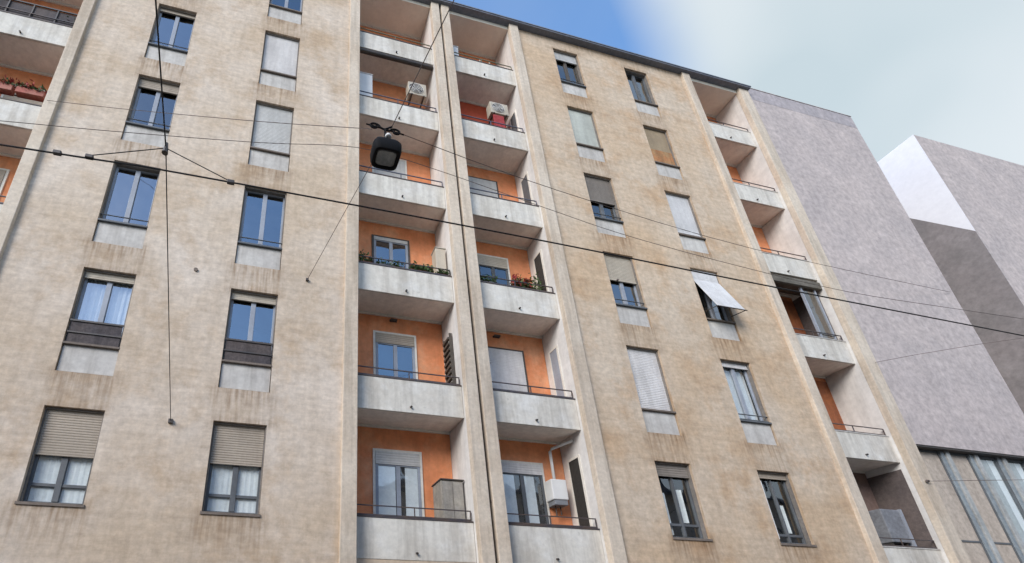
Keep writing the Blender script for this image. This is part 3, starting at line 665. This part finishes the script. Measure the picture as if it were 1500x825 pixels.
# plants and planters
def planter(x0, x1, zb, label, flower=None, boxm='terra', h=.25, dens=90, y=None, group='planters along the balcony rails', bh=.16, cat='planter'):
    y = D + .27 if y is None else y
    t = thing('flower_box', label, cat, ((x0 + x1) / 2, y, Z(zb)), group)
    MB().box(x0, x1, y - .07, y + .09, Z(zb), Z(zb + bh)).build('trough', boxm, t, bevel=.01)
    def leaves(n, m, name, s, zlo, zhi):
        mb = MB()
        for i in range(n):
            c = Vector((random.uniform(x0, x1), y + random.gauss(0, .07), Z(zb + bh + random.uniform(zlo, zhi) * (.6 + .4 * math.sin(x0 * 9 + i)))))
            d1 = Vector((random.gauss(0, 1), random.gauss(0, 1), random.gauss(0, 1))).normalized(); d2 = d1.cross(Vector((random.gauss(0, 1), random.gauss(0, 1), random.gauss(0, 1)))).normalized()
            l = s * random.uniform(.6, 1.3)
            mb.quad(tuple(c - d1 * l), tuple(c + d2 * l * .4), tuple(c + d1 * l), tuple(c - d2 * l * .4))
        mb.build(name, m, t)
    leaves(int(dens * (x1 - x0) * 9), 'leaf', 'foliage', .05, -.05, h)
    if flower: leaves(int(dens * (x1 - x0) * 8), flower, 'flowers', .055, h * .1, h * 1.15)
    return t
pz = BZ1 + 3.2 * 2 + .032
planter(3.4, 3.75, pz, 'spiky green plant in a trough at the left end of the plant rail', h=.34, dens=50, y=D + .33)
planter(3.85, 4.55, pz, 'low trough of sparse greenery below the small grey window', h=.12, dens=40, y=D + .33, boxm='clutter')
planter(4.7, 5.3, pz, 'bushy green trough beside the pale storage box, left recess', h=.2, dens=120, y=D + .33)
planter(5.4, 5.68, pz, 'small green plant at the right end of the plant rail', h=.12, dens=120, y=D + .33)
planter(6.5, 7.0, pz, 'green plants behind the rail left of the red flowers', h=.18, dens=90, y=D + .33, boxm='clutter')
planter(7.45, 7.95, pz, 'red flowering plant in a pot on the balcony rail of the right recess', flower='leafred', h=.34, dens=90, y=D + .34)
planter(8.05, 8.4, pz, 'dark green climbing plant beside the side door', h=.8, dens=90, y=D + .5)
for i, (a, b) in enumerate(((-6.1, -5.35), (-5.28, -4.65), (-4.58, -4.0))):
    planter(a, b, BZ1 + 3.2 * 3 + .2, ('red trough of flowers farthest left on the leftmost balcony rail', 'red trough of flowers, middle of three on the leftmost rail', 'red trough of flowers next to the pier on the leftmost rail')[i], flower='leafred', boxm='redbox', h=.12, dens=40, bh=.2, y=D + .1)
planter(-4.25, -4.0, BZ1 + 3.2 * 4 + .032, 'dark pot plant above the screened balcony rail by the pier', h=.55, dens=90, y=D + .35, boxm='dark')
for x, lab in ((7.5, 'thin pole leaning on the top balcony of the right recess'), (7.85, 'pole with rag nearest the corner of the top right recess')):
    t = MB().tube([(x, D + .5, Z(22.27)), (x + .04, D + .45, Z(23.6))], .02).build('pole', 'sh_cream'); tag(t, lab, 'pole', 'poles on the top balcony')

# ---------------------------------------------------------------- wires and street lamp
XMAP[0] = False
def ray(px, py):
    a = (px - PX) / FL; b = -(py - PY) / FL
    return [r[i] * a + u[i] * b + f[i] for i in range(3)]
def at(px, py, Y):
    """surveyed anchor: the point of the street space at depth Y along the sight line through a photo pixel"""
    d = ray(px, py); t = Y / d[1]
    return (d[0] * t, d[1] * t, d[2] * t + EYE)
def atz(px, py, z):
    d = ray(px, py); t = (z - EYE) / d[2]
    return (d[0] * t, d[1] * t, z)
def smoothline(pts, n=6):
    P = [Vector(p) for p in pts]; o = []
    for i in range(len(P) - 1):
        p0 = P[max(i - 1, 0)]; p1 = P[i]; p2 = P[i + 1]; p3 = P[min(i + 2, len(P) - 1)]
        for j in range(n):
            t = j / n
            o.append(.5 * ((2 * p1) + (p2 - p0) * t + (2 * p0 - 5 * p1 + 4 * p2 - p3) * t * t + (3 * p1 - p0 - 3 * p2 + p3) * t ** 3))
    return o + [P[-1]]
YM = 4.2
for px, py, rr in ((287, 395, .045), (905, 410, .03)):
    if rr:
        c = at(px, py, D - .015); mb = MB()
        mb.tube([(c[0], D - .03, c[2]), (c[0], D + .01, c[2])], rr, 12).build('wall_vent', 'sill', bldg)
main = [at(0, 212, YM), at(243, 250, YM), at(750, 344, YM), at(1100, 414, YM), at(1500, 492, YM)]
v0 = Vector(main[0]) - Vector(main[1]); v1 = Vector(main[-1]) - Vector(main[-2])
main = [tuple(Vector(main[0]) + v0 * 8)] + main + [tuple(Vector(main[-1]) + v1 * 3)]
t = thing('tram_cable', 'thick black tram cable running right across in front of the facade', 'cable', main[2])
MB().tube(smoothline(main), .0095, 6).build('cable', 'rubber', t)
for p in ((84, 224), (131, 230), (338, 267)):
    c = at(p[0], p[1], YM); MB().box(c[0] - .04, c[0] + .04, c[1] - .02, c[1] + .02, c[2] - .024, c[2] + .024).build('clamp', 'dark', t, bevel=.008)
apex = at(243, 217, YM)
MB().tube([at(131, 228, YM), apex], .0055).tube([apex, at(338, 266, YM)], .0055).build('bridle', 'rubber', t)
anchor = at(250, 617, D - .02)
over = atz(228, 0, apex[2] + .1)
far = tuple(Vector(apex) + (Vector(over) - Vector(apex)) * 5.5)
t = thing('span_wire', 'span wire from a wall hook between two windows to the tram cable', 'wire', anchor)
MB().tube([anchor, apex], .0065, 6).tube([apex, over, far], .008, 6).build('wire', 'rubber', t)
MB().box(anchor[0] - .04, anchor[0] + .04, D - .05, D - .002, anchor[2] - .04, anchor[2] + .04).build('wall_hook', 'dark', t)
MB().tube([(apex[0], apex[1], apex[2] - .08), (apex[0], apex[1], apex[2] + .08)], [.035, .014], 8).build('insulator', 'dark', t)
# lamp
YL = 5.6
lt = Vector(at(574, 186, YL)); a2 = at(450, 410, D - .02); ov = atz(665, 0, lt.z + .12)
t = thing('span_wire', 'span wire rising from a wall hook left of the recess to the hanging lamp', 'wire', a2)
MB().tube([a2, tuple(lt)], .006, 6).tube([tuple(lt), ov, tuple(lt + (Vector(ov) - lt) * 5)], .008, 6).build('wire', 'wire', t)
MB().box(a2[0] - .03, a2[0] + .03, D - .05, D - .002, a2[2] - .03, a2[2] + .03).build('wall_hook', 'dark', t)
lc = Vector(at(565, 224, YL))
lamp = thing('street_lamp', 'dark street lamp hanging on wires from a scrolled iron bracket', 'street lamp', tuple(lc))
# lantern body: a squarish rounded bowl, wider at its shoulders, glass pane facing down-front
def rsq(cx, cy, z, hw, hd, n=24, p=4.6):
    o = []
    for i in range(n):
        a = 2 * math.pi * i / n; c, s_ = math.cos(a), math.sin(a)
        o.append((cx + hw * math.copysign(abs(c) ** (2 / p), c), cy + hd * math.copysign(abs(s_) ** (2 / p), s_), z))
    return o
mb = MB(); rings = []
for z, sx, sy in ((.17, .06, .06), (.165, .17, .14), (.12, .235, .20), (.04, .27, .24), (-.08, .265, .235), (-.15, .245, .22), (-.165, .235, .21), (-.15, .19, .165), (-.11, .175, .15)):
    rings.append(len(mb.v)); mb.v += rsq(lc.x, lc.y, lc.z + z, sx * .92, sy * .92)
for a, b in zip(rings, rings[1:]):
    for j in range(24): mb.f.append((a + j, a + (j + 1) % 24, b + (j + 1) % 24, b + j))
mb.f.append(tuple(rings[0] + j for j in range(24))); mb.f.append(tuple(rings[-1] + j for j in range(24))[::-1])
mb.build('housing', 'lampblack', lamp, smooth=True)
ln = MB(); o0 = rsq(lc.x, lc.y, lc.z - .125, .176, .152); o1 = rsq(lc.x, lc.y, lc.z - .14, .155, .13)
ln.v += o0 + o1
for j in range(24): ln.f.append((j, (j + 1) % 24, 24 + (j + 1) % 24, 24 + j))
ln.f.append(tuple(range(47, 23, -1))); ln.f.append(tuple(range(24)))
ln.build('lens', 'lens', lamp)
MB().lathe((lc.x, lc.y - .17, lc.z + .15), [(.05, 0), (.055, .03), (.04, .06), (.02, .085)], 14).build('cap', 'white', lamp, smooth=True)
zc = lt.z - .10
sc = MB().tube([(lc.x, lc.y, lc.z + .17), (lc.x, lc.y, zc)], .022, 8)
def scroll(sg):
    pts = []
    for i in range(30):
        a = i / 29 * 2.1 * math.pi * 1.1; rr = .10 * (1 - i / 42)
        pts.append((lc.x + sg * (.19 - rr * math.cos(a)), lc.y, zc - sg * .02 + rr * math.sin(a) * .8))
    return [(lc.x, lc.y, zc - .02)] + pts
sc.tube(scroll(1), .018, 6).tube(scroll(-1), .018, 6).tube([(lc.x - .34, lc.y, zc + .03), (lc.x, lc.y, zc), (lc.x + .34, lc.y, zc - .04)], .014, 6)
sc.tube([(lc.x, lc.y, zc), tuple(lt)], .016, 6).build('scroll_bracket', 'lampblack', lamp)
w1 = [at(69, 147, D - .12), at(184, 160, 8.5), at(380, 178, 7.0), at(545, 189, YL), ]
w1b = [at(590, 197, YL), at(820, 280, 6.5), at(1105, 365, 7.9), at(1392, 428, D - .03)]
t = MB().tube(smoothline(w1, 4), .0065, 5).tube(smoothline(w1b, 4), .0065, 5).build('stay_wire', 'wire'); tag(t, 'upper thin stay wire carrying the lamp sideways, anchored on the leftmost pier', 'wire', 'thin wires across the facade')
w2 = [at(-300, 150, 6.2), at(0, 177, 6.2), at(173, 193, 6.2), at(380, 209, 6.2), at(522, 216, 6.2), at(628, 245, 6.2), at(797, 304, 6.2), at(918, 345, 6.2), at(1079, 389, 6.2), at(1240, 427, 6.2), at(1397, 452, 6.2), at(1620, 485, 6.2)]
t = MB().tube(smoothline(w2, 4), .0055, 5).build('stay_wire', 'wire'); tag(t, 'lower of the two long thin wires passing behind the hanging lamp', 'wire', 'thin wires across the facade')
a3 = at(1282, 531, D - .12)
t = MB().tube([a3, at(1340, 520, 8.6), at(1430, 505, 7.6), at(1620, 478, 6)], .007, 5).build('side_wire', 'wire'); tag(t, 'thin wire rising rightwards from the last pier over the grey wall', 'wire')
a4 = at(1356, 705, D - .11)
t = MB().tube([a4, at(1500, 703, 8.4), at(1640, 700, 7.8)], .008, 5).tube([(a4[0] - .03, a4[1] - .04, a4[2]), (a4[0] + .06, a4[1] - .03, a4[2])], .03, 6).build('side_wire', 'wire'); tag(t, 'wire hooked to the last pier in front of the glazed fins', 'wire')
